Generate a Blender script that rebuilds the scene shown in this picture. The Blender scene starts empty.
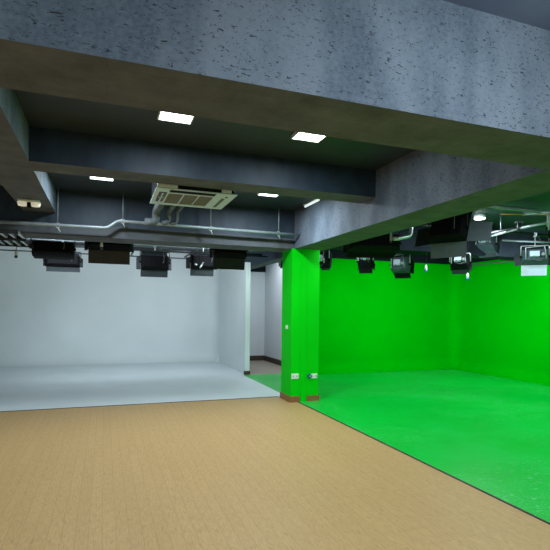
import bpy, bmesh, math, random
from mathutils import Vector, Matrix, Euler
random.seed(7)
C = bpy.context.scene.collection
SC = bpy.context.scene
PI = math.pi

# ---------------------------------------------------------------- camera
cam_d = bpy.data.cameras.new('camera')
cam = bpy.data.objects.new('camera', cam_d); C.objects.link(cam)
cam_d.sensor_width = 36.0; cam_d.sensor_fit = 'HORIZONTAL'
cam_d.lens = 473.0 / 550.0 * 36.0
cam_d.shift_y = 35.0 / 550.0
cam_d.clip_start = 0.05
cam.matrix_world = (Matrix.Translation((0, 0, 1.6)) @ Matrix.Rotation(math.radians(-19.8), 4, 'Z')
                    @ Matrix.Rotation(PI / 2, 4, 'X') @ Matrix.Rotation(0.0115, 4, 'Z'))
SC.camera = cam
# ---------------------------------------------------------------- world, exposure
w = bpy.data.worlds.new('world'); SC.world = w; w.use_nodes = True
w.node_tree.nodes['Background'].inputs[0].default_value = (0.6, 0.75, 1.0, 1)
w.node_tree.nodes['Background'].inputs[1].default_value = 0.02
SC.view_settings.view_transform = 'Standard'
SC.view_settings.look = 'None'
SC.view_settings.exposure = 0.0
SC.view_settings.gamma = 1.0
SC.view_settings.use_curve_mapping = False
COOL = (0.81, 0.93, 1.0)
PANEL_W = 40.0       # each square ceiling panel
NEAR_W = 25.0        # unseen lamps added over the near bay, side bays and hall
WHITE_W = 17.0       # fixtures lighting the white cove
GREEN_W = 19.0       # fixtures lighting the green cove

# ---------------------------------------------------------------- materials
def new_mat(name):
    m = bpy.data.materials.new(name); m.use_nodes = True
    nt = m.node_tree; b = nt.nodes['Principled BSDF']
    return m, nt, b
def N(nt, t, **k):
    n = nt.nodes.new(t)
    for a, v in k.items(): setattr(n, a, v)
    return n
def ramp(nt, src, p0, c0, p1, c1):
    r = N(nt, 'ShaderNodeValToRGB'); e = r.color_ramp.elements
    e[0].position = p0; e[0].color = (*c0, 1); e[1].position = p1; e[1].color = (*c1, 1)
    nt.links.new(src, r.inputs[0]); return r.outputs[0]
def mix(nt, fac, a, b, mode='MIX'):
    m = N(nt, 'ShaderNodeMix', data_type='RGBA', blend_type=mode)
    if hasattr(fac, 'is_linked') or hasattr(fac, 'links'): nt.links.new(fac, m.inputs[0])
    else: m.inputs[0].default_value = fac
    for i, s in ((6, a), (7, b)):
        if isinstance(s, tuple): m.inputs[i].default_value = (*s, 1)
        else: nt.links.new(s, m.inputs[i])
    return m.outputs[2]
def coords(nt, scale=(1, 1, 1), rot=(0, 0, 0)):
    t = N(nt, 'ShaderNodeTexCoord'); mp = N(nt, 'ShaderNodeMapping')
    mp.inputs['Scale'].default_value = scale; mp.inputs['Rotation'].default_value = rot
    nt.links.new(t.outputs['Object'], mp.inputs[0]); return mp.outputs[0]
def noise(nt, vec, scale, detail=3, rough=0.5, dist=0.0):
    n = N(nt, 'ShaderNodeTexNoise'); n.inputs['Scale'].default_value = scale
    n.inputs['Detail'].default_value = detail; n.inputs['Roughness'].default_value = rough
    n.inputs['Distortion'].default_value = dist
    nt.links.new(vec, n.inputs['Vector']); return n.outputs['Fac']
def bump(nt, b, h, strength=0.2, dist=0.01):
    n = N(nt, 'ShaderNodeBump'); n.inputs['Strength'].default_value = strength
    n.inputs['Distance'].default_value = dist
    nt.links.new(h, n.inputs['Height']); nt.links.new(n.outputs[0], b.inputs['Normal'])

def mottled(name, c0, c1, scale=6, rough=0.6, stretch=(1, 1, 1), metal=0.0, bumps=0.1, spec=0.5):
    m, nt, b = new_mat(name)
    f = noise(nt, coords(nt, stretch), scale, 4, 0.6)
    nt.links.new(ramp(nt, f, 0.3, c0, 0.7, c1), b.inputs['Base Color'])
    b.inputs['Roughness'].default_value = rough; b.inputs['Metallic'].default_value = metal
    b.inputs['Specular IOR Level'].default_value = spec
    if bumps: bump(nt, b, noise(nt, coords(nt), scale * 12, 3), bumps, 0.004)
    return m

def speckled_paint(name, c0, c1, dark, scale, amount):
    m, nt, b = new_mat(name)
    big = noise(nt, coords(nt, (2.2, 2.2, 0.9)), 1.6, 3, 0.5)
    col = ramp(nt, big, 0.35, c0, 0.62, c1)
    fine = noise(nt, coords(nt), 40, 2)
    col = mix(nt, ramp(nt, fine, 0.3, (0, 0, 0), 0.8, (0.35, 0.35, 0.35)), col, tuple(min(1, v * 1.5) for v in c1))
    sp = noise(nt, coords(nt, (0.62, 0.62, 1.5), (0, 0.25, 0)), scale, 1.5, 0.5, 1.3)
    mask = ramp(nt, sp, amount, (0, 0, 0), amount + 0.035, (1, 1, 1))
    col = mix(nt, mask, col, dark)
    nt.links.new(col, b.inputs['Base Color'])
    b.inputs['Roughness'].default_value = 0.75
    b.inputs['Specular IOR Level'].default_value = 0.3
    bump(nt, b, sp, -0.3, 0.006)
    return m

M = {}
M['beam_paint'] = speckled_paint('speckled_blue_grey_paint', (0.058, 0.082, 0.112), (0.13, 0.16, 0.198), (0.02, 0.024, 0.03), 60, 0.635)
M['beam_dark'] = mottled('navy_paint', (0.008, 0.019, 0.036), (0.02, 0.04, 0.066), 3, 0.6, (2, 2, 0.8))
M['ceiling'] = mottled('dark_ceiling_paint', (0.010, 0.018, 0.026), (0.020, 0.033, 0.044), 2.0, 0.55)
def concrete():
    m, nt, b = new_mat('raw_concrete')
    f = noise(nt, coords(nt, (1.3, 1.3, 1)), 3.0, 5, 0.65)
    col = ramp(nt, f, 0.3, (0.058, 0.060, 0.078), 0.72, (0.125, 0.127, 0.16))
    v = N(nt, 'ShaderNodeTexBrick'); v.inputs['Scale'].default_value = 1.0
    v.inputs['Brick Width'].default_value = 1.2; v.inputs['Row Height'].default_value = 0.16
    v.inputs['Mortar Size'].default_value = 0.003
    v.inputs['Color1'].default_value = (0.85, 0.85, 0.85, 1); v.inputs['Color2'].default_value = (1, 1, 1, 1)
    v.inputs['Mortar'].default_value = (0.6, 0.6, 0.6, 1)
    nt.links.new(coords(nt), v.inputs['Vector'])
    col = mix(nt, 0.6, col, v.outputs['Color'], 'MULTIPLY')
    nt.links.new(col, b.inputs['Base Color']); b.inputs['Roughness'].default_value = 0.8
    bump(nt, b, noise(nt, coords(nt), 30, 4), 0.3, 0.01)
    return m
M['concrete'] = concrete()
M['girder_strip'] = mottled('lit_grey_girder_edge', (0.045, 0.056, 0.07), (0.085, 0.095, 0.11), 2.5, 0.7)  # paler grey stands in for light on the girder's lower face
M['ceiling_near'] = mottled('lit_near_ceiling_paint', (0.065, 0.085, 0.14), (0.10, 0.125, 0.19), 2.0, 0.55)  # lighter than the other bays, lamplight put into the ceiling colour
def white_paint(name, c):
    m, nt, b = new_mat(name)
    f = noise(nt, coords(nt), 1.2, 3, 0.5)
    nt.links.new(ramp(nt, f, 0.3, tuple(v * 0.93 for v in c), 0.7, c), b.inputs['Base Color'])
    b.inputs['Roughness'].default_value = 0.6; b.inputs['Specular IOR Level'].default_value = 0.25
    return m
M['white_wall'] = white_paint('white_cove_paint', (0.69, 0.75, 0.765))
M['white_floor'] = white_paint('white_floor_paint', (0.75, 0.82, 0.85))
M['hall_wall'] = white_paint('hall_wall_paint', (0.72, 0.74, 0.78))
def green_paint(name, c, rough=0.6, spec=0.25):
    m, nt, b = new_mat(name)
    f = noise(nt, coords(nt), 0.9, 3, 0.5)
    nt.links.new(ramp(nt, f, 0.3, tuple(v * 0.9 for v in c), 0.7, c), b.inputs['Base Color'])
    b.inputs['Roughness'].default_value = rough; b.inputs['Specular IOR Level'].default_value = spec
    return m
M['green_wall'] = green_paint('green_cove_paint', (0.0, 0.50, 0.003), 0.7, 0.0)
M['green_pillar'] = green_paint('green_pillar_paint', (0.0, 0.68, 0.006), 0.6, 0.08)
def green_floor():
    m, nt, b = new_mat('scuffed_green_floor_paint')
    f = noise(nt, coords(nt), 1.3, 4, 0.6)
    col = ramp(nt, f, 0.3, (0.0, 0.50, 0.032), 0.7, (0.002, 0.58, 0.06))
    s1 = noise(nt, coords(nt, (16, 2.6, 1), (0, 0, 0.5)), 3.2, 3, 0.6, 2.0)
    s2 = noise(nt, coords(nt, (2.8, 16, 1), (0, 0, 0.25)), 2.6, 3, 0.6, 2.0)
    k1 = ramp(nt, s1, 0.62, (0, 0, 0), 0.67, (0.8, 0.8, 0.8)); k2 = ramp(nt, s2, 0.61, (0, 0, 0), 0.66, (0.8, 0.8, 0.8))
    zone = ramp(nt, noise(nt, coords(nt), 0.55, 2), 0.42, (0, 0, 0), 0.58, (1, 1, 1))
    k1 = mix(nt, 1.0, k1, zone, 'MULTIPLY'); k2 = mix(nt, 1.0, k2, zone, 'MULTIPLY')
    col = mix(nt, k1, col, (0.16, 0.85, 0.32)); col = mix(nt, k2, col, (0.28, 0.88, 0.45))
    nt.links.new(col, b.inputs['Base Color'])
    b.inputs['Roughness'].default_value = 0.33; b.inputs['Specular IOR Level'].default_value = 0.45
    return m
M['green_floor'] = green_floor()
def wood_floor(name, ca, cb, cc):
    m, nt, b = new_mat(name)
    v = N(nt, 'ShaderNodeTexBrick'); v.offset = 0.37; v.offset_frequency = 2
    v.inputs['Scale'].default_value = 1.0
    v.inputs['Brick Width'].default_value = 0.9; v.inputs['Row Height'].default_value = 0.09
    v.inputs['Mortar Size'].default_value = 0.0012; v.inputs['Bias'].default_value = 0.0
    v.inputs['Color1'].default_value = (*ca, 1); v.inputs['Color2'].default_value = (*cb, 1)
    v.inputs['Mortar'].default_value = (*[x * 0.55 for x in ca], 1)
    nt.links.new(coords(nt, (1, 1, 1), (0, 0, PI / 2)), v.inputs['Vector'])
    g = noise(nt, coords(nt, (22, 3.2, 1)), 4.0, 5, 0.75, 0.6)
    col = mix(nt, ramp(nt, g, 0.4, (0, 0, 0), 0.72, (0.75, 0.75, 0.75)), v.outputs['Color'], cc)
    g3 = noise(nt, coords(nt, (34, 4.5, 1)), 3.0, 2, 0.5, 0.8)
    col = mix(nt, ramp(nt, g3, 0.6, (0, 0, 0), 0.68, (0.6, 0.6, 0.6)), col, tuple(q * 0.8 for q in cc))
    g2 = noise(nt, coords(nt, (1, 0.5, 1)), 1.2, 3)
    col = mix(nt, ramp(nt, g2, 0.3, (0, 0, 0), 0.8, (0.3, 0.3, 0.3)), col, ca)
    nt.links.new(col, b.inputs['Base Color'])
    b.inputs['Roughness'].default_value = 0.5; b.inputs['Specular IOR Level'].default_value = 0.3
    return m
M['wood'] = wood_floor('light_oak_boards', (0.55, 0.35, 0.15), (0.58, 0.375, 0.163), (0.40, 0.24, 0.088))
M['hall_wood'] = wood_floor('grey_brown_boards', (0.36, 0.30, 0.24), (0.40, 0.33, 0.27), (0.28, 0.22, 0.17))
M['skirting'] = mottled('dark_brown_skirting', (0.04, 0.022, 0.014), (0.07, 0.04, 0.025), 5)
M['wood_trim'] = mottled('tan_wood_skirting', (0.22, 0.11, 0.035), (0.32, 0.17, 0.06), 5, 0.5, (1, 1, 8))
M['edge'] = mottled('dark_edge_strip', (0.03, 0.035, 0.03), (0.06, 0.06, 0.055), 8)
M['black'] = mottled('black_powder_coat', (0.003, 0.003, 0.004), (0.006, 0.006, 0.008), 20, 0.8, spec=0.12)
M['flap'] = mottled('charcoal_flap_metal', (0.016, 0.023, 0.027), (0.028, 0.036, 0.042), 14, 0.6, spec=0.3)
M['flap_brown'] = mottled('brown_grey_flap_metal', (0.028, 0.025, 0.022), (0.04, 0.036, 0.032), 14, 0.5)
M['flap_slate'] = mottled('slate_flap_metal', (0.11, 0.145, 0.165), (0.14, 0.175, 0.195), 14, 0.4)
M['flap_blue'] = mottled('slate_blue_flap_metal', (0.045, 0.065, 0.085), (0.07, 0.095, 0.12), 14, 0.6, spec=0.3)
M['steel'] = mottled('bright_steel', (0.55, 0.58, 0.6), (0.72, 0.75, 0.78), 20, 0.3, metal=0.7)
M['galv'] = mottled('galvanised_pipe', (0.2, 0.24, 0.26), (0.3, 0.35, 0.38), 12, 0.45, metal=0.3)
M['pipe_dark'] = mottled('dark_pipe', (0.008, 0.010, 0.012), (0.02, 0.023, 0.026), 12, 0.5, metal=0.1)
M['insul'] = mottled('grey_pipe_insulation', (0.075, 0.09, 0.10), (0.12, 0.14, 0.15), 14, 0.7)
M['offwhite'] = mottled('offwhite_plastic', (0.72, 0.78, 0.8), (0.8, 0.86, 0.88), 10, 0.4)
M['plate'] = mottled('white_switch_plastic', (0.74, 0.85, 0.74), (0.8, 0.9, 0.8), 10, 0.35)
M['ac_white'] = mottled('grey_white_air_unit_plastic', (0.5, 0.62, 0.70), (0.56, 0.69, 0.77), 10, 0.45)
M['grille'] = mottled('tan_air_grille', (0.2, 0.19, 0.15), (0.26, 0.25, 0.2), 80, 0.6)
M['grille_dark'] = mottled('brown_louvre', (0.05, 0.04, 0.03), (0.08, 0.065, 0.05), 40, 0.6)
M['blue'] = mottled('blue_plastic', (0.01, 0.06, 0.25), (0.015, 0.08, 0.32), 10, 0.4)
M['orange'] = mottled('orange_cable', (0.35, 0.2, 0.03), (0.45, 0.26, 0.05), 10, 0.5)
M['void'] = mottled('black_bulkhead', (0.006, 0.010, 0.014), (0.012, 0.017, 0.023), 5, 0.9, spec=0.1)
def emit(name, c, s):
    m, nt, b = new_mat(name)
    b.inputs['Base Color'].default_value = (*c, 1)
    b.inputs['Emission Color'].default_value = (*c, 1); b.inputs['Emission Strength'].default_value = s
    return m
M['lamp'] = emit('lit_diffuser', (0.93, 1.0, 0.98), 7.0)
M['lamp_small'] = emit('lit_downlight', (0.9, 1.0, 0.95), 14.0)
M['lamp_dim'] = emit('softly_lit_lens', (0.9, 0.85, 0.7), 0.35)
M['lamp_soft'] = emit('lit_tube', (0.85, 1.0, 1.0), 0.75)
M['tube'] = emit('lit_fixture_tubes', (0.9, 0.96, 1.0), 2.0)

# ---------------------------------------------------------------- mesh helpers
def box(bm, lo, hi, mi=0, mat=None):
    x0, y0, z0 = lo; x1, y1, z1 = hi
    vs = [bm.verts.new(p) for p in ((x0,y0,z0),(x1,y0,z0),(x1,y1,z0),(x0,y1,z0),(x0,y0,z1),(x1,y0,z1),(x1,y1,z1),(x0,y1,z1))]
    if mat is not None:
        for v in vs: v.co = mat @ v.co
    for q in ((0,3,2,1),(4,5,6,7),(0,1,5,4),(1,2,6,5),(2,3,7,6),(3,0,4,7)):
        f = bm.faces.new([vs[i] for i in q]); f.material_index = mi
def tube(bm, pts, r, seg=10, mi=0, caps=True):
    pts = [Vector(p) for p in pts]; rings = []
    up = Vector((0, 0, 1))
    d0 = (pts[1] - pts[0]).normalized()
    a = d0.cross(up)
    if a.length < 1e-3: a = Vector((1, 0, 0))
    a.normalize()
    for i, p in enumerate(pts):
        if i == 0: d = pts[1] - p
        elif i == len(pts) - 1: d = p - pts[i - 1]
        else: d = (pts[i + 1] - p).normalized() + (p - pts[i - 1]).normalized()
        d.normalize(); a = (a - d * a.dot(d)).normalized(); b = d.cross(a)
        rr = r[i] if isinstance(r, (list, tuple)) else r
        rings.append([bm.verts.new(p + (a * math.cos(t) + b * math.sin(t)) * rr) for t in [2 * PI * k / seg for k in range(seg)]])
    for q in range(len(rings) - 1):
        for k in range(seg):
            f = bm.faces.new((rings[q][k], rings[q][(k + 1) % seg], rings[q + 1][(k + 1) % seg], rings[q + 1][k]))
            f.smooth = True; f.material_index = mi
    if caps:
        f = bm.faces.new(rings[0][::-1]); f.material_index = mi
        f = bm.faces.new(rings[-1]); f.material_index = mi
def bend(p0, p1, p2, r, n=6):
    # rounded corner at p1
    p0, p1, p2 = Vector(p0), Vector(p1), Vector(p2)
    a = p1 + (p0 - p1).normalized() * r; b = p1 + (p2 - p1).normalized() * r
    return [tuple(a * (1 - t) ** 2 + p1 * 2 * t * (1 - t) + b * t ** 2) for t in [k / n for k in range(n + 1)]]
def obj(name, bm, mats, parent=None, loc=None, bevel=0.0):
    bmesh.ops.recalc_face_normals(bm, faces=bm.faces)
    me = bpy.data.meshes.new(name); bm.to_mesh(me); bm.free()
    o = bpy.data.objects.new(name, me); C.objects.link(o)
    for m in (mats if isinstance(mats, (list, tuple)) else [mats]): me.materials.append(M[m])
    if parent: o.parent = parent
    if loc is not None: o.location = loc
    if bevel:
        bv = o.modifiers.new('bevel', 'BEVEL'); bv.width = bevel; bv.segments = 2; bv.limit_method = 'ANGLE'
    return o
def tag(o, label, cat, group=None):
    o['label'] = label; o['category'] = cat
    if group: o['group'] = group
    return o
def thing(name, label, cat, loc=(0, 0, 0), group=None):
    o = bpy.data.objects.new(name, None); C.objects.link(o); o.location = loc
    o.empty_display_size = 0.1
    return tag(o, label, cat, group)
def struct(name, bm, mats, label=None, cat=None):
    o = obj(name, bm, mats); o['kind'] = 'structure'
    if label: o['label'] = label
    if cat: o['category'] = cat
    return o
def area(name, parent, loc, rot, sx, sy, power, col=COOL, spread=PI):
    l = bpy.data.lights.new(name, 'AREA'); l.shape = 'RECTANGLE'; l.size = sx; l.size_y = sy
    l.energy = power; l.color = col; l.spread = spread
    o = bpy.data.objects.new(name, l); C.objects.link(o); o.location = loc; o.rotation_euler = rot
    if parent: o.parent = parent
    return o

# ---------------------------------------------------------------- structure
GZ = 2.67      # underside of the deep girders
SZ = 2.99      # underside of the shallow beams
CZ = 3.32      # ceiling
XL, XR, YN, YF = -6.0, 9.45, -3.0, 14.5

bm = bmesh.new(); box(bm, (XL, YN, -0.12), (3.2, 8.2, 0)); box(bm, (3.2, YN, -0.12), (XR, 0.6, 0)); struct('floor', bm, 'wood')
bm = bmesh.new(); box(bm, (XL, 8.2, -0.12), (3.2, 11.2, 0.004)); box(bm, (XL, 11.2, -0.12), (3.26, YF, 0.004))
struct('floor', bm, 'white_floor')
bm = bmesh.new(); box(bm, (3.2, 0.6, -0.12), (XR, 11.1, 0.006)); struct('floor', bm, 'green_floor')
bm = bmesh.new(); box(bm, (3.26, 11.1, -0.12), (4.8, YF, 0.0)); struct('floor', bm, 'hall_wood')
bm = bmesh.new(); box(bm, (XL, 8.185, 0), (3.03, 8.2, 0.007)); struct('trim_1', bm, 'edge')
bm = bmesh.new(); box(bm, (3.183, 0.6, 0), (3.2, 7.6, 0.009)); struct('trim_2', bm, 'edge')

bm = bmesh.new(); box(bm, (XL, 2.15, CZ), (XR + 0.1, YF + 0.1, CZ + 0.15)); struct('ceiling', bm, 'ceiling')
bm = bmesh.new(); box(bm, (XL, YN, CZ), (XR + 0.1, 2.15, CZ + 0.15)); struct('ceiling', bm, 'ceiling_near')

def beam(lo, hi, side='beam_dark', bottom='concrete', label=None):
    bm = bmesh.new(); box(bm, lo, hi)
    bm.faces.ensure_lookup_table()
    for f in bm.faces:
        f.normal_update()
        f.material_index = 1 if f.normal.z < -0.5 or (abs(f.normal.z) > 0.5 and f.calc_center_median().z < (lo[2] + hi[2]) / 2) else 0
    bmesh.ops.subdivide_edges(bm, edges=[], cuts=1)
    return struct('ceiling_beam', bm, [side, bottom], label)
beam((XL, 2.15, GZ), (XR, 2.63, CZ), 'beam_paint')                    # girder across the top of the view
beam((3.1, 2.63, GZ), (3.66, 8.2, CZ), 'beam_paint')                  # girder over the pillar
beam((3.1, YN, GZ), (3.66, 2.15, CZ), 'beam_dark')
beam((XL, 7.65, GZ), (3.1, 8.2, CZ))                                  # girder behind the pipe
bm = bmesh.new(); box(bm, (XL, 7.635, GZ), (3.1, 7.65, 2.84)); struct('girder_light_strip', bm, 'girder_strip')   # painted light: paler strip brightening that girder's lower face
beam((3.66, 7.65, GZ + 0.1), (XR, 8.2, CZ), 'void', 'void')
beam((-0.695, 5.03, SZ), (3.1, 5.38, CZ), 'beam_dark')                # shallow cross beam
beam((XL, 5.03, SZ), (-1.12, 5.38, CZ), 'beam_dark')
beam((-1.12, 2.63, SZ), (-0.695, 7.65, CZ), 'beam_paint')             # shallow beam to the left
beam((3.4, 8.2, GZ), (3.66, YF, CZ))                                  # girder beyond the pillar

# pillar
PX0, PX1, PY0, PY1 = 3.05, 3.575, 7.62, 8.1
bm = bmesh.new(); box(bm, (PX0, PY0, 0), (PX1, PY1, GZ))
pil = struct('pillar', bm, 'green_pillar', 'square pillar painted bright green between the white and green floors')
bm = bmesh.new()
box(bm, (PX0 - 0.022, PY0 - 0.022, 0.0), (3.215, PY0, 0.105)); box(bm, (PX0 - 0.022, PY0, 0.0), (PX0, PY1, 0.105))
struct('trim_3', bm, 'wood_trim')
bm = bmesh.new(); box(bm, (3.35, PY0 - 0.022, 0.0), (PX1 + 0.02, PY0, 0.105)); struct('trim_4', bm, 'wood_trim')

# curved studio coves
def cove(name, path, inward, top, r, mat, R, nseg=10):
    # path: straight plan polyline of the wall face; corners rounded with R
    pts = [Vector((*p, 0)) for p in path]; plan = [pts[0]]
    for i in range(1, len(pts) - 1):
        plan += [Vector(q) for q in bend(pts[i - 1], pts[i], pts[i + 1], R, 12)]
    plan.append(pts[-1])
    bm = bmesh.new(); rows = []
    for i, p in enumerate(plan):
        d = (plan[min(i + 1, len(plan) - 1)] - plan[max(i - 1, 0)]).normalized()
        n = Vector((-d.y, d.x, 0)) * inward
        col = [bm.verts.new(p + n * r * (1 - math.sin(a)) + Vector((0, 0, 0.007 + r * (1 - math.cos(a)))))
               for a in [PI / 2 * k / nseg for k in range(nseg + 1)]]
        col.append(bm.verts.new(p + Vector((0, 0, top)))); col.append(bm.verts.new(p - n * 0.1 + Vector((0, 0, top))))
        col.append(bm.verts.new(p - n * 0.1 + Vector((0, 0, 0)))); rows.append(col)
    for a, b in zip(rows[:-1], rows[1:]):
        for k in range(len(a) - 1):
            f = bm.faces.new((a[k], b[k], b[k + 1], a[k + 1])); f.smooth = k < nseg
    return struct(name, bm, mat)
cove('wall_back', [(XL, YF - 0.1), (3.26, YF - 0.1), (3.26, 14.0)], -1, CZ, 0.3, 'white_wall', 0.4)
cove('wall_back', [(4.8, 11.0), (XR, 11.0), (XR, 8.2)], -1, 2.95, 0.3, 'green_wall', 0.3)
# partition between white cove and hallway, its straight run and end cap
bm = bmesh.new(); box(bm, (3.26, 11.2, 0.0), (3.38, 14.0, 2.77)); struct('wall_right_of_white_cove', bm, 'white_wall')
bm = bmesh.new(); box(bm, (3.235, 11.185, 0.0), (3.385, 11.2, 0.09)); box(bm, (3.38, 11.2, 0), (3.4, 14.2, 0.09)); struct('baseboard_partition', bm, 'skirting')
def cove_run(name, x, y0, y1, side, r, top, mat):
    bm = bmesh.new(); prev = None
    prof = [(x + side * r * (1 - math.sin(a)), 0.007 + r * (1 - math.cos(a))) for a in [PI / 2 * k / 10 for k in range(11)]]
    prof += [(x, top), (x - side * 0.1, top), (x - side * 0.1, 0)]
    A = [bm.verts.new((px, y0, pz)) for px, pz in prof]; B = [bm.verts.new((px, y1, pz)) for px, pz in prof]
    for k in range(len(prof) - 1):
        f = bm.faces.new((A[k], B[k], B[k + 1], A[k + 1])); f.smooth = k < 10
    return struct(name, bm, mat)
cove_run('wall_right', XR, 0.6, 8.2, -1, 0.3, 2.95, 'green_wall')
# hallway
bm = bmesh.new(); box(bm, (3.38, 14.3, 0), (4.8, 14.4, 2.8)); struct('wall_hall_back', bm, 'hall_wall')
bm = bmesh.new(); box(bm, (3.38, 14.25, 2.8), (4.8, 14.4, CZ)); struct('wall_bulkhead', bm, 'void')
bm = bmesh.new(); box(bm, (4.8, 11.1, 0), (4.95, 14.4, CZ)); struct('wall_hall_right', bm, 'hall_wall')
bm = bmesh.new(); box(bm, (3.4, 14.275, 0), (4.8, 14.3, 0.15)); box(bm, (4.775, 11.12, 0), (4.8, 14.3, 0.15)); struct('baseboard_hall', bm, 'skirting')
# dark painted wall above the green cove, and the room's other walls
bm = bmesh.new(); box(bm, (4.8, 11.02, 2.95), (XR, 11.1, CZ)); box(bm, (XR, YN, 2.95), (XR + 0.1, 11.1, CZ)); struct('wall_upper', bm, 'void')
bm = bmesh.new(); box(bm, (XR, YN, 0), (XR + 0.1, 0.6, 2.95)); struct('wall_right_near', bm, 'hall_wall')
bm = bmesh.new(); box(bm, (XL - 0.1, YN, 0), (XL, YF, CZ)); struct('wall_left', bm, 'hall_wall')
bm = bmesh.new(); box(bm, (XL, YN - 0.1, 0), (XR, YN, CZ)); struct('wall_front', bm, 'hall_wall')

# ---------------------------------------------------------------- square ceiling panels
def panel(x, y, label, power, s=0.30):
    t = thing('ceiling_light', label, 'ceiling light', (x, y, CZ), 'square ceiling lights')
    h = s / 2
    bm = bmesh.new()
    for lo, hi in (((-h, -h, -0.03), (h, -h + 0.012, 0)), ((-h, h - 0.012, -0.03), (h, h, 0)),
                   ((-h, -h + 0.012, -0.03), (-h + 0.012, h - 0.012, 0)), ((h - 0.012, -h + 0.012, -0.03), (h, h - 0.012, 0))):
        box(bm, lo, hi)
    obj('frame', bm, 'offwhite', t)
    bm = bmesh.new(); box(bm, (-h + 0.012, -h + 0.012, -0.025), (h - 0.012, h - 0.012, -0.002)); obj('diffuser', bm, 'lamp', t)
    area('lamp', t, (0, 0, -0.04), (0, 0, 0), s * 0.8, s * 0.8, power)
    return t
panel(0.575, 4.20, 'left of the two larger lit square ceiling panels behind the wide speckled beam', PANEL_W * .5)
panel(1.86, 4.20, 'right of the two larger lit square ceiling panels behind the wide speckled beam', PANEL_W * .5)
panel(-0.055, 6.52, 'small lit ceiling panel left of the ceiling air unit', PANEL_W)
panel(2.25, 6.52, 'small lit ceiling panel right of the ceiling air unit', PANEL_W * 1.5)
for i, (x, y, e) in enumerate([(-1.2, 0.5, 1), (0.7, 0.5, 1), (2.4, 0.3, 1), (5.6, 0.8, 1.3), (-3.6, 4.0, 1), (-3.6, 1.0, 1), (-3.6, 6.4, 1), (5.2, 4.3, 1.5), (7.6, 4.9, 1.5), (4.1, 12.6, 0.9), (3.95, 9.6, 0.5)]):
    l = area('unseen_fill_lamp', None, (x, y, CZ - 0.03), (0, 0, 0), 0.3, 0.3, NEAR_W * e)  # unseen lamps, added to brighten near bay, side bays and hall
pl = bpy.data.lights.new('unseen_fill_point', 'POINT'); pl.energy = 85; pl.color = COOL; pl.shadow_soft_size = 0.12  # added unseen point light, brightens the near girder face and ceiling
po = bpy.data.objects.new('unseen_fill_point', pl); C.objects.link(po); po.location = (1.9, 0.8, 2.78)
# tube against the pillar girder
t = thing('tube_light', 'short dim tube light on the ceiling against the speckled beam over the pillar', 'ceiling light', (3.05, 6.82, CZ))
bm = bmesh.new(); box(bm, (-0.025, -0.28, -0.02), (0.025, 0.28, 0)); obj('housing', bm, 'offwhite', t)
bm = bmesh.new(); tube(bm, [(0, -0.26, -0.034), (0, 0.26, -0.034)], 0.016); obj('tube', bm, 'lamp_soft', t)
# round downlight of the green side
t = thing('downlight', 'round bright ceiling downlight above the green studio side', 'ceiling light', (6.25, 6.68, CZ))
bm = bmesh.new(); tube(bm, [(0, 0, 0), (0, 0, -0.05)], 0.10, 24); obj('rim', bm, 'offwhite', t)
bm = bmesh.new(); tube(bm, [(0, 0, -0.05), (0, 0, -0.062)], 0.088, 24); obj('lens', bm, 'lamp_small', t)
area('lamp', t, (0, 0, -0.08), (0, 0, 0), 0.12, 0.12, PANEL_W)

# twin-lens light under the left shallow beam
t = thing('emergency_light', 'small twin-lens light fixed under the left concrete beam', 'emergency light', (-0.94, 6.85, SZ))
bm = bmesh.new(); box(bm, (-0.13, -0.05, -0.03), (0.13, 0.12, 0)); obj('base_plate', bm, 'offwhite', t, bevel=0.008)
for s in (-1, 1):
    bm = bmesh.new(); tube(bm, [(s * 0.078, 0.03, -0.03), (s * 0.078, 0.03, -0.075)], [0.062, 0.052], 18); obj('lens', bm, 'lamp_dim', t)
bm = bmesh.new(); box(bm, (-0.022, 0.0, -0.09), (0.022, 0.07, -0.03)); obj('bracket', bm, 'black', t)

# ---------------------------------------------------------------- ceiling air unit
ax0, ax1, ay0, ay1, az = 0.527, 1.46, 5.40, 6.25, 2.945
t = thing('air_conditioner', 'ceiling cassette air conditioner hanging behind the cross beam', 'air conditioner', ((ax0 + ax1) / 2, (ay0 + ay1) / 2, az))
hx, hy = (ax1 - ax0) / 2, (ay1 - ay0) / 2
bm = bmesh.new(); box(bm, (-hx + 0.02, -hy + 0.02, 0.014), (hx - 0.04, hy - 0.06, 0.27)); obj('body', bm, 'void', t)
bm = bmesh.new()
T = 0.012
box(bm, (-hx, -hy, 0.0), (hx, -hy + 0.035, T)); box(bm, (-hx, hy - 0.10, 0), (hx, hy, T))
box(bm, (-hx, -hy + 0.035, 0), (-hx + 0.16, hy - 0.10, T)); box(bm, (hx - 0.24, -hy + 0.035, 0), (hx, hy - 0.10, T))
box(bm, (-hx + 0.16, -hy + 0.17, 0), (hx - 0.24, -hy + 0.215, T))
obj('panel', bm, 'ac_white', t, bevel=0.003)
bm = bmesh.new(); box(bm, (-hx + 0.16, -hy + 0.035, 0.006), (hx - 0.24, -hy + 0.17, 0.013)); obj('front_louvre', bm, 'black', t)
gx0, gx1, gy0, gy1 = -hx + 0.16, hx - 0.24, -hy + 0.215, hy - 0.10
bm = bmesh.new(); box(bm, (gx0, gy0, 0.008), (gx1, gy1, 0.013))
k = gy0 + 0.02
while k < gy1 - 0.01:
    box(bm, (gx0 + 0.01, k, 0.002), (gx1 - 0.01, k + 0.008, 0.008)); k += 0.022
gr = obj('grille', bm, 'grille', t)
for f in (1 / 3, 2 / 3):
    bm = bmesh.new(); xx = gx0 + (gx1 - gx0) * f; box(bm, (xx - 0.006, gy0, -0.003), (xx + 0.006, gy1, 0.008)); obj('grille_bar', bm, 'ac_white', gr)
bm = bmesh.new(); box(bm, (-hx + 0.05, -0.26, -0.004), (-hx + 0.14, 0.24, 0.004))
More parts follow.
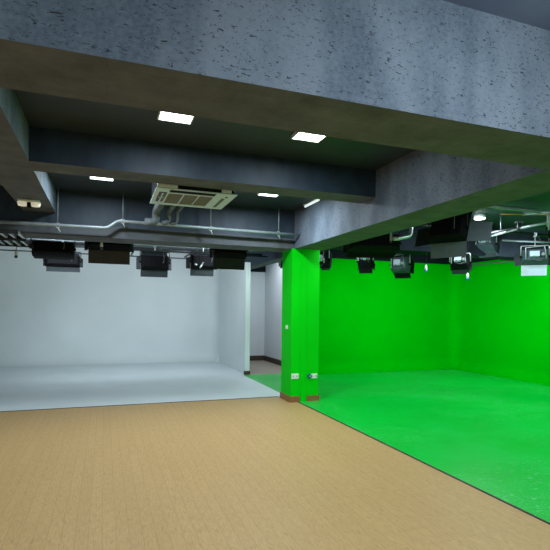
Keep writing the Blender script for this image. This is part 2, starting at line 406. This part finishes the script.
obj('side_louvre', bm, 'grille_dark', t)
bm = bmesh.new(); box(bm, (-hx + 0.065, -0.03, -0.012), (-hx + 0.125, 0.0, -0.002)); box(bm, (-hx + 0.085, -0.24, -0.012), (-hx + 0.1, 0.22, -0.002)); obj('louvre_blade', bm, 'ac_white', t)
bm = bmesh.new(); box(bm, (hx - 0.14, -0.2, -0.004), (hx - 0.1, 0.3, 0.003)); obj('side_louvre', bm, 'insul', t)
bm = bmesh.new(); tube(bm, [(hx - 0.1, -0.28, 0.0), (hx - 0.1, -0.28, -0.006)], 0.016, 12); obj('sensor', bm, 'black', t)
for s in (0, 1):
    bm = bmesh.new()
    x0 = -hx + 0.01 if s == 0 else hx - 0.19
    x1 = -hx + 0.235 if s == 0 else hx - 0.075
    box(bm, (x0, -hy - 0.012, 0.016), (x1, -hy + 0.018, 0.15 if s == 0 else 0.115)); obj('corner_bracket', bm, 'offwhite', t, bevel=0.005)
for sx in (-1, 1):
    for sy in (-1, 1):
        bm = bmesh.new(); x = sx * (hx - 0.03); y = sy * (hy - 0.03)
        tube(bm, [(x, y, 0.045), (x, y, CZ - az)], 0.006, 6); obj('hanger_rod', bm, 'galv', t)

# pipes that leave the air unit and join the ceiling pipe
for k, (x, lab, rr) in enumerate(((0.70, 'thick insulated pipe curving down from the air unit to the long ceiling pipe', 0.055),
                                  (0.88, 'slimmer insulated pipe dropping from the air unit, right of the thick one', 0.035),
                                  (1.0, 'slimmest insulated pipe dropping from the air unit, rightmost of the three', 0.028))):
    z0 = 3.02
    pts = [(x, 6.25, z0 + 0.02), (x, 6.72, z0 + 0.02)] + bend((x, 6.72, z0 + 0.02), (x, 7.2, z0 + 0.02), (x, 7.2, 2.85), 0.12) 
    pts += bend((x, 7.2, z0), (x, 7.2, 2.88), (x - 0.3, 7.25, 2.88), 0.07) + [(x - (0.16 if k == 0 else 0.05), 7.22, 2.88)]
    rad = [rr * (1.0 + (0.1 if i % 2 else 0)) for i in range(len(pts))]
    bm = bmesh.new(); tube(bm, pts, rad, 12); tag(obj('insulated_pipe', bm, 'insul'), lab, 'pipe')
# long ceiling pipe with a jog
Yp = 7.42
bm = bmesh.new()
p = [(XL, Yp, 2.72)] + bend((-3, Yp, 2.735), (0.02, Yp, 2.785), (0.17, Yp, 2.9), 0.05) + bend((0.02, Yp, 2.785), (0.17, Yp, 2.9), (1.2, Yp, 2.89), 0.05) + [(3.1, Yp, 2.875)]
tube(bm, p, 0.024, 12)
lp = tag(obj('ceiling_pipe', bm, 'galv'), 'long thin galvanised pipe slung across in front of the dark girder', 'pipe')
for k, (x, z, l) in enumerate(((-0.645, 2.775, 'hanger rod and clip nearest the left beam'), (0.24, 2.90, 'hanger rod and clip near the step in the long pipe'),
                  (1.57, 2.885, 'hanger rod and clip right of the air unit'), (2.72, 2.88, 'hanger rod and clip nearest the pillar girder'))):
    t = thing('pipe_hanger', l, 'pipe hanger', (x, Yp, z), 'hangers of the long ceiling pipe')
    bm = bmesh.new(); tube(bm, [(0, 0, 0.02), (0, 0, CZ - z)], 0.007, 6); obj('rod', bm, 'galv', t)
    bm = bmesh.new(); tube(bm, [(0.033 * math.cos(a), 0, 0.033 * math.sin(a)) for a in [2 * PI * q / 14 for q in range(15)]], 0.006, 6, caps=False)
    tube(bm, [(0, 0, -0.03), (0.035, 0.02, -0.09)], 0.009, 6)
    obj('clip', bm, 'steel', t)

# ---------------------------------------------------------------- grid pipes and trays
def pipe(pts, r, mat, label, name='grid_pipe', cat='pipe'):
    bm = bmesh.new(); tube(bm, pts, r, 10); return tag(obj(name, bm, mat), label, cat)
pipe([(XL, 9.1, 2.98), (3.4, 9.1, 2.98)], 0.024, 'pipe_dark', 'black grid pipe nearest the girder, carrying the front studio lights')
pipe([(XL, 10.15, 2.93), (3.4, 10.15, 2.93)], 0.026, 'galv', 'grey grid pipe above the rear row of studio lights')
pipe([(XL, 10.4, 2.87), (3.4, 10.4, 2.87)], 0.024, 'pipe_dark', 'dark grid pipe behind the grey one over the white cove')
pipe([(XL, 10.0, 2.785), (3.4, 10.0, 2.785)], 0.014, 'pipe_dark', 'thin black wire rail, upper of two above the white cove')
pipe([(XL, 10.2, 2.68), (1.75, 10.2, 2.68)], 0.013, 'pipe_dark', 'thin black wire rail, lower of two above the white cove')
pipe([(0.62, 8.25, 2.95), (0.62, 12.4, 2.95)], 0.022, 'pipe_dark', 'black cross pipe left over the rear studio lights')
pipe([(1.95, 8.25, 2.95), (1.95, 12.4, 2.95)], 0.022, 'pipe_dark', 'black cross pipe right over the rear studio lights')
for k, (x, y, z) in enumerate([(q, 10.15, 2.956) for q in (-0.45, 1.33, 0.3, 2.6)] + [(q, 9.1, 3.004) for q in (-0.35, 0.75, 1.6, 2.85)]):
    bm = bmesh.new(); tube(bm, [(x, y, z - 0.02), (x, y, CZ)], 0.009, 6)
    tag(obj('grid_hanger', bm, 'pipe_dark'), 'thin dark drop rod holding a lighting grid pipe over the white cove', 'hanger', 'drop rods over the white cove')
def tray(x0, x1, y0, y1, z, label):
    t = thing('cable_tray', label, 'cable tray', (x0, y0, z))
    bm = bmesh.new()
    box(bm, (0, 0, -0.03), (x1 - x0, 0.02, 0.03)); obj('rail', bm, 'pipe_dark', t); bm = bmesh.new(); box(bm, (0, y1 - y0 - 0.02, -0.03), (x1 - x0, y1 - y0, 0.03)); obj('rail', bm, 'pipe_dark', t)
    x = 0.05
    while x < x1 - x0:
        bm = bmesh.new(); box(bm, (x, 0.02, -0.012), (x + 0.035, y1 - y0 - 0.02, 0.012)); obj('rung', bm, 'steel', t); x += 0.115
tray(-1.9, -1.13, 7.3, 7.92, 2.63, 'cable ladder with steel rungs at far left, tucked under the girder')
tray(-1.75, -1.14, 8.05, 8.85, 2.63, 'cable ladder with steel rungs at far left, just beyond the girder')

# ---------------------------------------------------------------- studio lights
def fixture(label, pos, w, h, d, yaw=0.0, pitch=-25.0, rail=2.98, flaps=('flap', 'flap', 'flap', 'flap'), flen=0.16,
            power=WHITE_W, body='black', group=None, spread=60, name='studio_light', col=COOL, sq=0, side=1.0, rig=0, dangle=False):
    """Box-shaped studio light; local +Y is where it shines. flaps: bottom, top, left, right."""
    t = thing(name, label, 'studio light', (pos[0], pos[1], rail), group)
    t.rotation_euler = (0, 0, math.radians(yaw))
    dz = pos[2] - rail
    R = Matrix.Translation((0, 0, dz)) @ Matrix.Rotation(math.radians(pitch), 4, 'X')
    def add(nm, bm, mat, parent=t, bevel=0.0):
        bm.transform(R); return obj(nm, bm, mat, parent, bevel=bevel)
    W, H, D = w / 2, h / 2, d / 2
    bm = bmesh.new()
    # housing: tapered back, ribs
    vs = [(-W * .86, -D, -H * .8), (W * .86, -D, -H * .8), (W * .86, -D, H * .8), (-W * .86, -D, H * .8),
          (-W, -D * .3, -H), (W, -D * .3, -H), (W, -D * .3, H), (-W, -D * .3, H), (-W, D, -H), (W, D, -H), (W, D, H), (-W, D, H)]
    v = [bm.verts.new(q) for q in vs]
    bm.faces.new((v[0], v[1], v[2], v[3]))
    for a in (0, 4):
        for i in range(4):
            j = (i + 1) % 4; bm.faces.new((v[a + i], v[a + 4 + i], v[a + 4 + j], v[a + j]))
    # recessed front
    iv = [bm.verts.new(q) for q in ((-W + .015, D, -H + .015), (W - .015, D, -H + .015), (W - .015, D, H - .015), (-W + .015, D, H - .015),
                                    (-W + .015, D - .04, -H + .015), (W - .015, D - .04, -H + .015), (W - .015, D - .04, H - .015), (-W + .015, D - .04, H - .015))]
    for i in range(4):
        j = (i + 1) % 4
        bm.faces.new((v[8 + i], iv[i], iv[j], v[8 + j])); bm.faces.new((iv[i], iv[4 + i], iv[4 + j], iv[j]))
    bm.faces.new(iv[4:])
    for k in range(5):
        x = -W * .7 + k * W * .35
        box(bm, (x - .006, -D - .012, -H * .7), (x + .006, -D + 0.0, H * .7))
    hs = add('housing', bm, body)
    for k in range(4):
        bm = bmesh.new(); z = (-H + .05) + k * (2 * H - .1) / 3
        tube(bm, [(-W + .04, D - .022, z), (W - .04, D - .022, z)], 0.011, 8); add('lamp_tube', bm, 'tube', hs)
    # barn doors, flared
    L = flen; a = math.radians(28); ca, sa = math.cos(a) * L, math.sin(a) * L
    if sq: ca, sa = L * .35, L * .94
    tp = 1.0 if sq else .94
    th = 0.004
    def flap(corners, mat):
        bm = bmesh.new(); c = [Vector(q) for q in corners]
        n = (c[1] - c[0]).cross(c[2] - c[0]).normalized() * th
        A = [bm.verts.new(q) for q in c]; B = [bm.verts.new(q + n) for q in c]
        bm.faces.new(A); bm.faces.new(B[::-1])
        for i in range(4): bm.faces.new((A[i], A[(i + 1) % 4], B[(i + 1) % 4], B[i]))
        add('barn_door', bm, mat)
    e = 0.03
    flap([(-W, D, -H), (W, D, -H), (W * tp, D + ca, -H - sa), (-W * tp, D + ca, -H - sa)], flaps[0])
    flap([(-W, D, H), (W, D, H), (W * .94, D + ca, H + sa), (-W * .94, D + ca, H + sa)], flaps[1])
    flap([(-W - .003, D, -H), (-W - .003, D, H), (-W - sa * side * .6, D + ca, H * .9), (-W - sa * side * .6, D + ca, -H * .9)], flaps[2])
    flap([(W + .003, D, -H), (W + .003, D, H), (W + sa * side * .6, D + ca, H * .9), (W + sa * side * .6, D + ca, -H * .9)], flaps[3])
    # yoke: sides rise to a crossbar, stem and clamp on the pipe
    top = min(H + 0.08, -dz - 0.05)
    bm = bmesh.new()
    yk = W + 0.02
    p = [(-yk, 0, dz)] + bend((-yk, 0, dz), (-yk, 0, dz + top), (yk, 0, dz + top), 0.03) + bend((-yk, 0, dz + top), (yk, 0, dz + top), (yk, 0, dz), 0.03) + [(yk, 0, dz)]
    tube(bm, p, 0.010, 6); obj('yoke', bm, 'steel' if rig else 'pipe_dark', t)
    for s in (-1, 1):
        bm = bmesh.new(); tube(bm, [(s * (W - .01), 0, dz), (s * (yk + .02), 0, dz)], 0.022, 10)
        obj('tilt_knob', bm, 'black', t)
    bm = bmesh.new()
    if -dz - top > 0.03: tube(bm, [(0, 0, dz + top), (0, 0, 0)], 0.012, 8)
    box(bm, (-.025, -.035, -.04), (.025, .035, .035)); tube(bm, [(0, -.035, 0), (0, -.085, -.01)], 0.008, 6)
    obj('clamp', bm, 'steel', t)
    # power lead looping from the back
    bm = bmesh.new(); x = W * .5
    tube(bm, [(x, -D * .9, dz), (x + .02, -D - .06, dz - .02), (x + .03, -D - .08, dz + H * .6), (x + .01, -D - .03, dz + top), (0.03, -.02, -0.02)], 0.006, 6)
    obj('power_lead', bm, 'insul', t)
    if rig:   # steel tilt rig and ballast on the back, as on the lights over the green floor
        bm = bmesh.new(); box(bm, (-W * .5, -D - .075, -H * .45), (W * .25, -D - .012, H * .35)); add('ballast_box', bm, 'ac_white', bevel=0.006)
        bm = bmesh.new(); tube(bm, [(-W * .8, -D - .03, -H * .8), (-W * .8, -D - .05, H * .9), (W * .6, -D - .1, H * 1.0), (W * .75, -D - .04, -H * .7)], 0.011, 6); add('tilt_arm', bm, 'steel')
        bm = bmesh.new(); tube(bm, [(W * .5, -D - .02, -H * .2), (W * .5, -D - .09, -H * .2)], 0.028, 10); add('locking_knob', bm, 'steel')
        bm = bmesh.new(); tube(bm, [(-W * .2, -D - .07, -H * .4), (-W * .3, -D - .1, -H * 1.0), (W * .2, -D - .08, -H * 1.25), (W * .7, -D - .03, -H * .6)], 0.008, 6); add('cable_loop', bm, 'insul')
    if dangle:
        bm = bmesh.new(); tube(bm, [(-.02, -D - .02, -H * .3), (-.10, -D - .06, -H * 1.3)], 0.018, 8); add('silver_clamp', bm, 'steel')
        bm = bmesh.new(); tube(bm, [(-.16, -D - .03, -H * .75), (-.2, -D - .05, -H * .65)], 0.022, 8); add('silver_clamp', bm, 'steel')
    lo = R @ Vector((0, D - .005, 0))
    area('lamp', t, lo, (math.radians(90 + pitch), 0, 0), w * .85, h * .8, power, col, math.radians(150))
    return t
WG = 'studio lights over the white cove'; GG = 'studio lights over the green cove'
fixture('large black studio light, leftmost of the front row above the white cove', (-0.86, 9.1, 2.63), 0.66, 0.24, 0.26, pitch=-8, flaps=('flap',) * 4, group=WG, flen=.06)
fixture('black studio light hung low behind the leftmost one, grey flap below it', (-0.79, 10.25, 2.53), 0.62, 0.2, 0.22, pitch=-8, rail=2.93, group=WG, flen=.1, sq=1)
fixture('black studio light with a brownish lower flap, third from the left', (0.07, 9.1, 2.80), 0.72, 0.25, 0.24, pitch=-14, flaps=('flap_brown', 'flap', 'flap', 'flap'), group=WG, flen=.24, sq=1, side=0.5)
fixture('black studio light hanging clear below the rails, right of the brown-flapped one', (0.98, 10.2, 2.57), 0.56, 0.28, 0.22, pitch=-8, rail=2.93, group=WG, flen=.15, sq=1)
fixture('black studio light with a silver clamp hanging below it, second from the white partition', (1.95, 9.95, 2.60), 0.50, 0.26, 0.22, pitch=-8, rail=2.93, group=WG, flen=.15, sq=1, dangle=True)
fixture('black studio light with a dark green-tinted flap beside the white partition', (2.30, 9.0, 2.77), 0.64, 0.27, 0.24, pitch=-14, group=WG, flen=.22, sq=1, side=0.4, rail=2.98)
fixture('small dark studio light half hidden behind the left side of the green pillar', (3.86, 10.0, 2.76), 0.22, 0.3, 0.24, pitch=-10, rail=CZ, group=WG, flen=.06, power=3)

fixture('narrow black studio light just right of the green pillar', (4.27, 8.9, 2.66), 0.2, 0.32, 0.2, yaw=-50, pitch=-10, rail=3.0, group=GG, flen=.06, power=GREEN_W * .4, rig=1)
fixture('small studio light tipped sideways, second to the right of the pillar', (5.25, 8.9, 2.66), 0.3, 0.2, 0.2, yaw=-40, pitch=-35, rail=3.0, group=GG, flen=.12, flaps=('black',) * 4, power=GREEN_W * .8, rig=1)
fixture('boxy grey-backed studio light in the middle of the green back wall', (5.93, 8.6, 2.60), 0.36, 0.30, 0.28, yaw=-50, pitch=-12, rail=CZ, group=GG, flen=.16, body='flap_blue', flaps=('black',) * 4, power=GREEN_W, rig=1)
fixture('wide black studio light tucked under the girder right of the pillar', (4.2, 6.85, 2.74), 0.85, 0.26, 0.28, yaw=-14, pitch=-12, rail=3.1, group=GG, flen=.12, flaps=('black',) * 4, power=GREEN_W * .8)
fixture('largest studio light, black back with slate flaps spread below and to the right', (5.16, 6.2, 2.92), 0.58, 0.36, 0.2, yaw=-62, pitch=-22, rail=CZ, group=GG, flen=.24, sq=1, side=2.4, flaps=('flap_slate', 'flap', 'flap', 'flap_slate'), power=GREEN_W)
fixture('small cluttered studio light hanging just under the largest one', (6.5, 7.45, 2.56), 0.34, 0.2, 0.2, yaw=-50, pitch=-25, rail=CZ, group=GG, flen=.1, power=GREEN_W * .7, rig=1)
fixture('slate-backed studio light right of the largest one, with a pale yoke', (7.28, 7.6, 2.98), 0.36, 0.24, 0.24, yaw=-62, pitch=-30, rail=CZ, group=GG, flen=.1, body='flap_blue', power=GREEN_W, rig=1)
fixture('studio light with a white lower flap at the right edge of the photo', (7.75, 6.85, 2.68), 0.44, 0.26, 0.24, yaw=-40, pitch=-15, rail=3.1, group=GG, flen=.2, body='flap_blue', flaps=('ac_white', 'flap', 'flap', 'flap'), power=GREEN_W, rig=1, sq=1)
fixture('studio light cut by the right edge, highest and nearest of all', (6.35, 5.2, 2.88), 0.26, 0.26, 0.22, yaw=-60, pitch=-20, rail=CZ, group=GG, flen=.1, flaps=('flap',) * 4, power=GREEN_W * .6, rig=1)

# hanging industrial plugs
def plug(x, y, z, top, label):
    t = thing('power_plug', label, 'plug', (x, y, z), 'plugs hanging from the lighting grid')
    bm = bmesh.new(); tube(bm, [(0, 0, .08), (0, 0, .05), (0, 0, -.02)], [0.008, 0.022, 0.024], 12); obj('plug_body', bm, 'offwhite', t)
    bm = bmesh.new(); tube(bm, [(0, 0, -.02), (0, 0, -.06)], 0.025, 12); obj('plug_tip', bm, 'blue', t)
    bm = bmesh.new(); tube(bm, [(0, 0, .08), (0.015, 0.01, .16), (0, 0, top - z)], 0.005, 6); obj('cable', bm, 'black', t)
plug(-1.435, 9.1, 2.50, 2.97, 'white plug dangling at far left against the white cove')
plug(-0.063, 8.6, 2.66, CZ, 'white plug dangling in front of the brown-flapped studio light')
plug(5.515, 7.2, 2.38, CZ, 'white and blue plug dangling left under the largest studio light')
plug(6.33, 7.05, 2.25, CZ, 'white and blue plug dangling lowest, right of the largest studio light')

# green side pipes
bm = bmesh.new()
tube(bm, [(3.68, 5.5, 2.585), (3.75, 5.5, 2.59)] + bend((3.7, 5.5, 2.59), (3.96, 5.5, 2.64), (3.97, 5.5, 2.9), 0.06) + [(3.97, 5.5, CZ)], 0.026, 10)
tag(obj('conduit', bm, 'steel'), 'bright bent steel conduit under the girder above the middle light', 'pipe')
bm = bmesh.new(); tube(bm, [(3.8, 5.75, 2.60), (3.8, 5.75, CZ)], 0.014, 8)
tag(obj('conduit', bm, 'galv'), 'thin vertical conduit left of the bright bent one', 'pipe')
pipe([(5.3, 5.62, 3.2), (6.45, 5.62, 3.2)], 0.03, 'galv', 'short grey ceiling pipe highest at upper right', 'ceiling_pipe')
pipe([(6.35, 5.85, 3.2), (9.4, 2.7, 3.2)], 0.024, 'galv', 'steel ceiling pipe running off the upper right edge', 'ceiling_pipe')
pipe([(6.0, 5.95, 3.19), (6.7, 5.70, 3.19)], 0.01, 'orange', 'thin orange cable lying along the upper right ceiling', 'ceiling_cable', 'cable')
pipe([(6.5, 7.2, 3.02), (6.47, 6.06, 3.02), (9.4, 4.0, 3.02)][:2], 0.02, 'pipe_dark', 'dark pipe stub beside the sprinkler pipe', 'ceiling_pipe')
t = thing('sprinkler_pipe', 'long pale sprinkler pipe with a valve right of the downlight', 'pipe', (6.72, 7.04, 3.0))
bm = bmesh.new(); tube(bm, [(0, 0, 0), (-.26, -1.02, 0)], 0.02, 10); obj('pipe', bm, 'galv', t)
bm = bmesh.new(); tube(bm, [(-.26, -1.02, 0), (-.28, -1.6, 0)], 0.022, 10); obj('pipe', bm, 'galv', t)
bm = bmesh.new(); tube(bm, [(-.26, -1.02, -.05), (-.26, -1.02, .09)], 0.035, 10); box(bm, (-.33, -1.05, .09), (-.2, -.99, .11)); obj('valve', bm, 'pipe_dark', t)
bm = bmesh.new(); tube(bm, [(-.13, -.5, 0), (-.13, -.5, CZ - 3.0)], 0.006, 6); obj('hanger_rod', bm, 'galv', t)
pipe([(7.5, 7.4, 3.05), (8.8, 7.15, 3.05)], 0.02, 'galv', 'short grey pipe at upper right between the sprinkler pipe and the edge light')
pipe([(3.7, 8.9, 3.0), (9.4, 8.9, 3.0)], 0.024, 'pipe_dark', 'black grid pipe nearest the green back wall')
pipe([(3.7, 6.85, 3.1), (9.4, 6.85, 3.1)], 0.024, 'pipe_dark', 'black grid pipe through the middle of the green side')
pipe([(9.3, 10.7, 2.86), (9.3, 5.0, 2.86)], 0.02, 'galv', 'thin pipe along the top of the right green wall')
for x, y, z in ((4.75, 8.9, 3.01), (7.5, 8.9, 3.01), (6.2, 6.85, 3.11), (8.4, 6.85, 3.11)):
    bm = bmesh.new(); tube(bm, [(x, y, z - 0.02), (x, y, CZ)], 0.009, 6)
    tag(obj('grid_hanger', bm, 'pipe_dark'), 'thin dark drop rod holding a grid pipe over the green floor', 'hanger', 'drop rods over the green floor')

# ---------------------------------------------------------------- pillar fittings
def plate(x, z, wd, ht, name, label, cat, extra):
    t = thing(name, label, cat, (x, PY0, z))
    bm = bmesh.new(); box(bm, (-wd / 2, -0.012, -ht / 2), (wd / 2, 0, ht / 2)); obj('plate', bm, 'plate', t, bevel=0.004)
    extra(t); return t
def ex_switch(t):
    bm = bmesh.new(); box(bm, (-.012, -.018, -.022), (.012, -.012, .022)); obj('rocker', bm, 'plate', t, bevel=0.002)
def ex_socket(t):
    for s in (-1, 1):
        bm = bmesh.new()
        for q in (-1, 1): box(bm, (s * .035 + q * .008 - .0025, -.0135, -.012), (s * .035 + q * .008 + .0025, -.0115, .012))
        obj('socket_holes', bm, 'black', t)
sw = thing('light_switch', 'small white switch on the left side of the green pillar', 'switch', (PX0, 7.83, 1.30))
bm = bmesh.new(); box(bm, (-0.012, -0.05, -0.035), (0, 0.05, 0.035)); obj('plate', bm, 'plate', sw, bevel=0.004)
bm = bmesh.new(); box(bm, (-0.018, -0.015, -0.02), (-0.012, 0.015, 0.02)); obj('rocker', bm, 'plate', sw)
plate(3.125, 0.452, 0.135, 0.095, 'wall_socket', 'white double socket low on the left half of the green pillar front', 'socket', ex_socket)
plate(3.49, 0.444, 0.115, 0.085, 'wall_socket', 'white socket low on the right half of the pillar, beside the blue plug', 'socket', ex_socket)
t = thing('wall_plug', 'dark blue round plug set beside the right pillar socket', 'plug', (3.395, PY0, 0.446))
bm = bmesh.new(); tube(bm, [(0, 0, 0), (0, -.035, 0)], 0.036, 14); obj('plug_body', bm, 'blue', t)
bm = bmesh.new(); tube(bm, [(0, -.035, 0), (0, -.05, 0)], 0.016, 10); obj('plug_pin', bm, 'steel', t)
bm = bmesh.new(); box(bm, (3.235, PY0 - 0.014, 0.007), (3.325, PY0, GZ))
tag(obj('cable_cover', bm, 'green_pillar', bevel=0.003), 'flat green-painted cable cover running up the middle of the pillar front', 'cable cover')
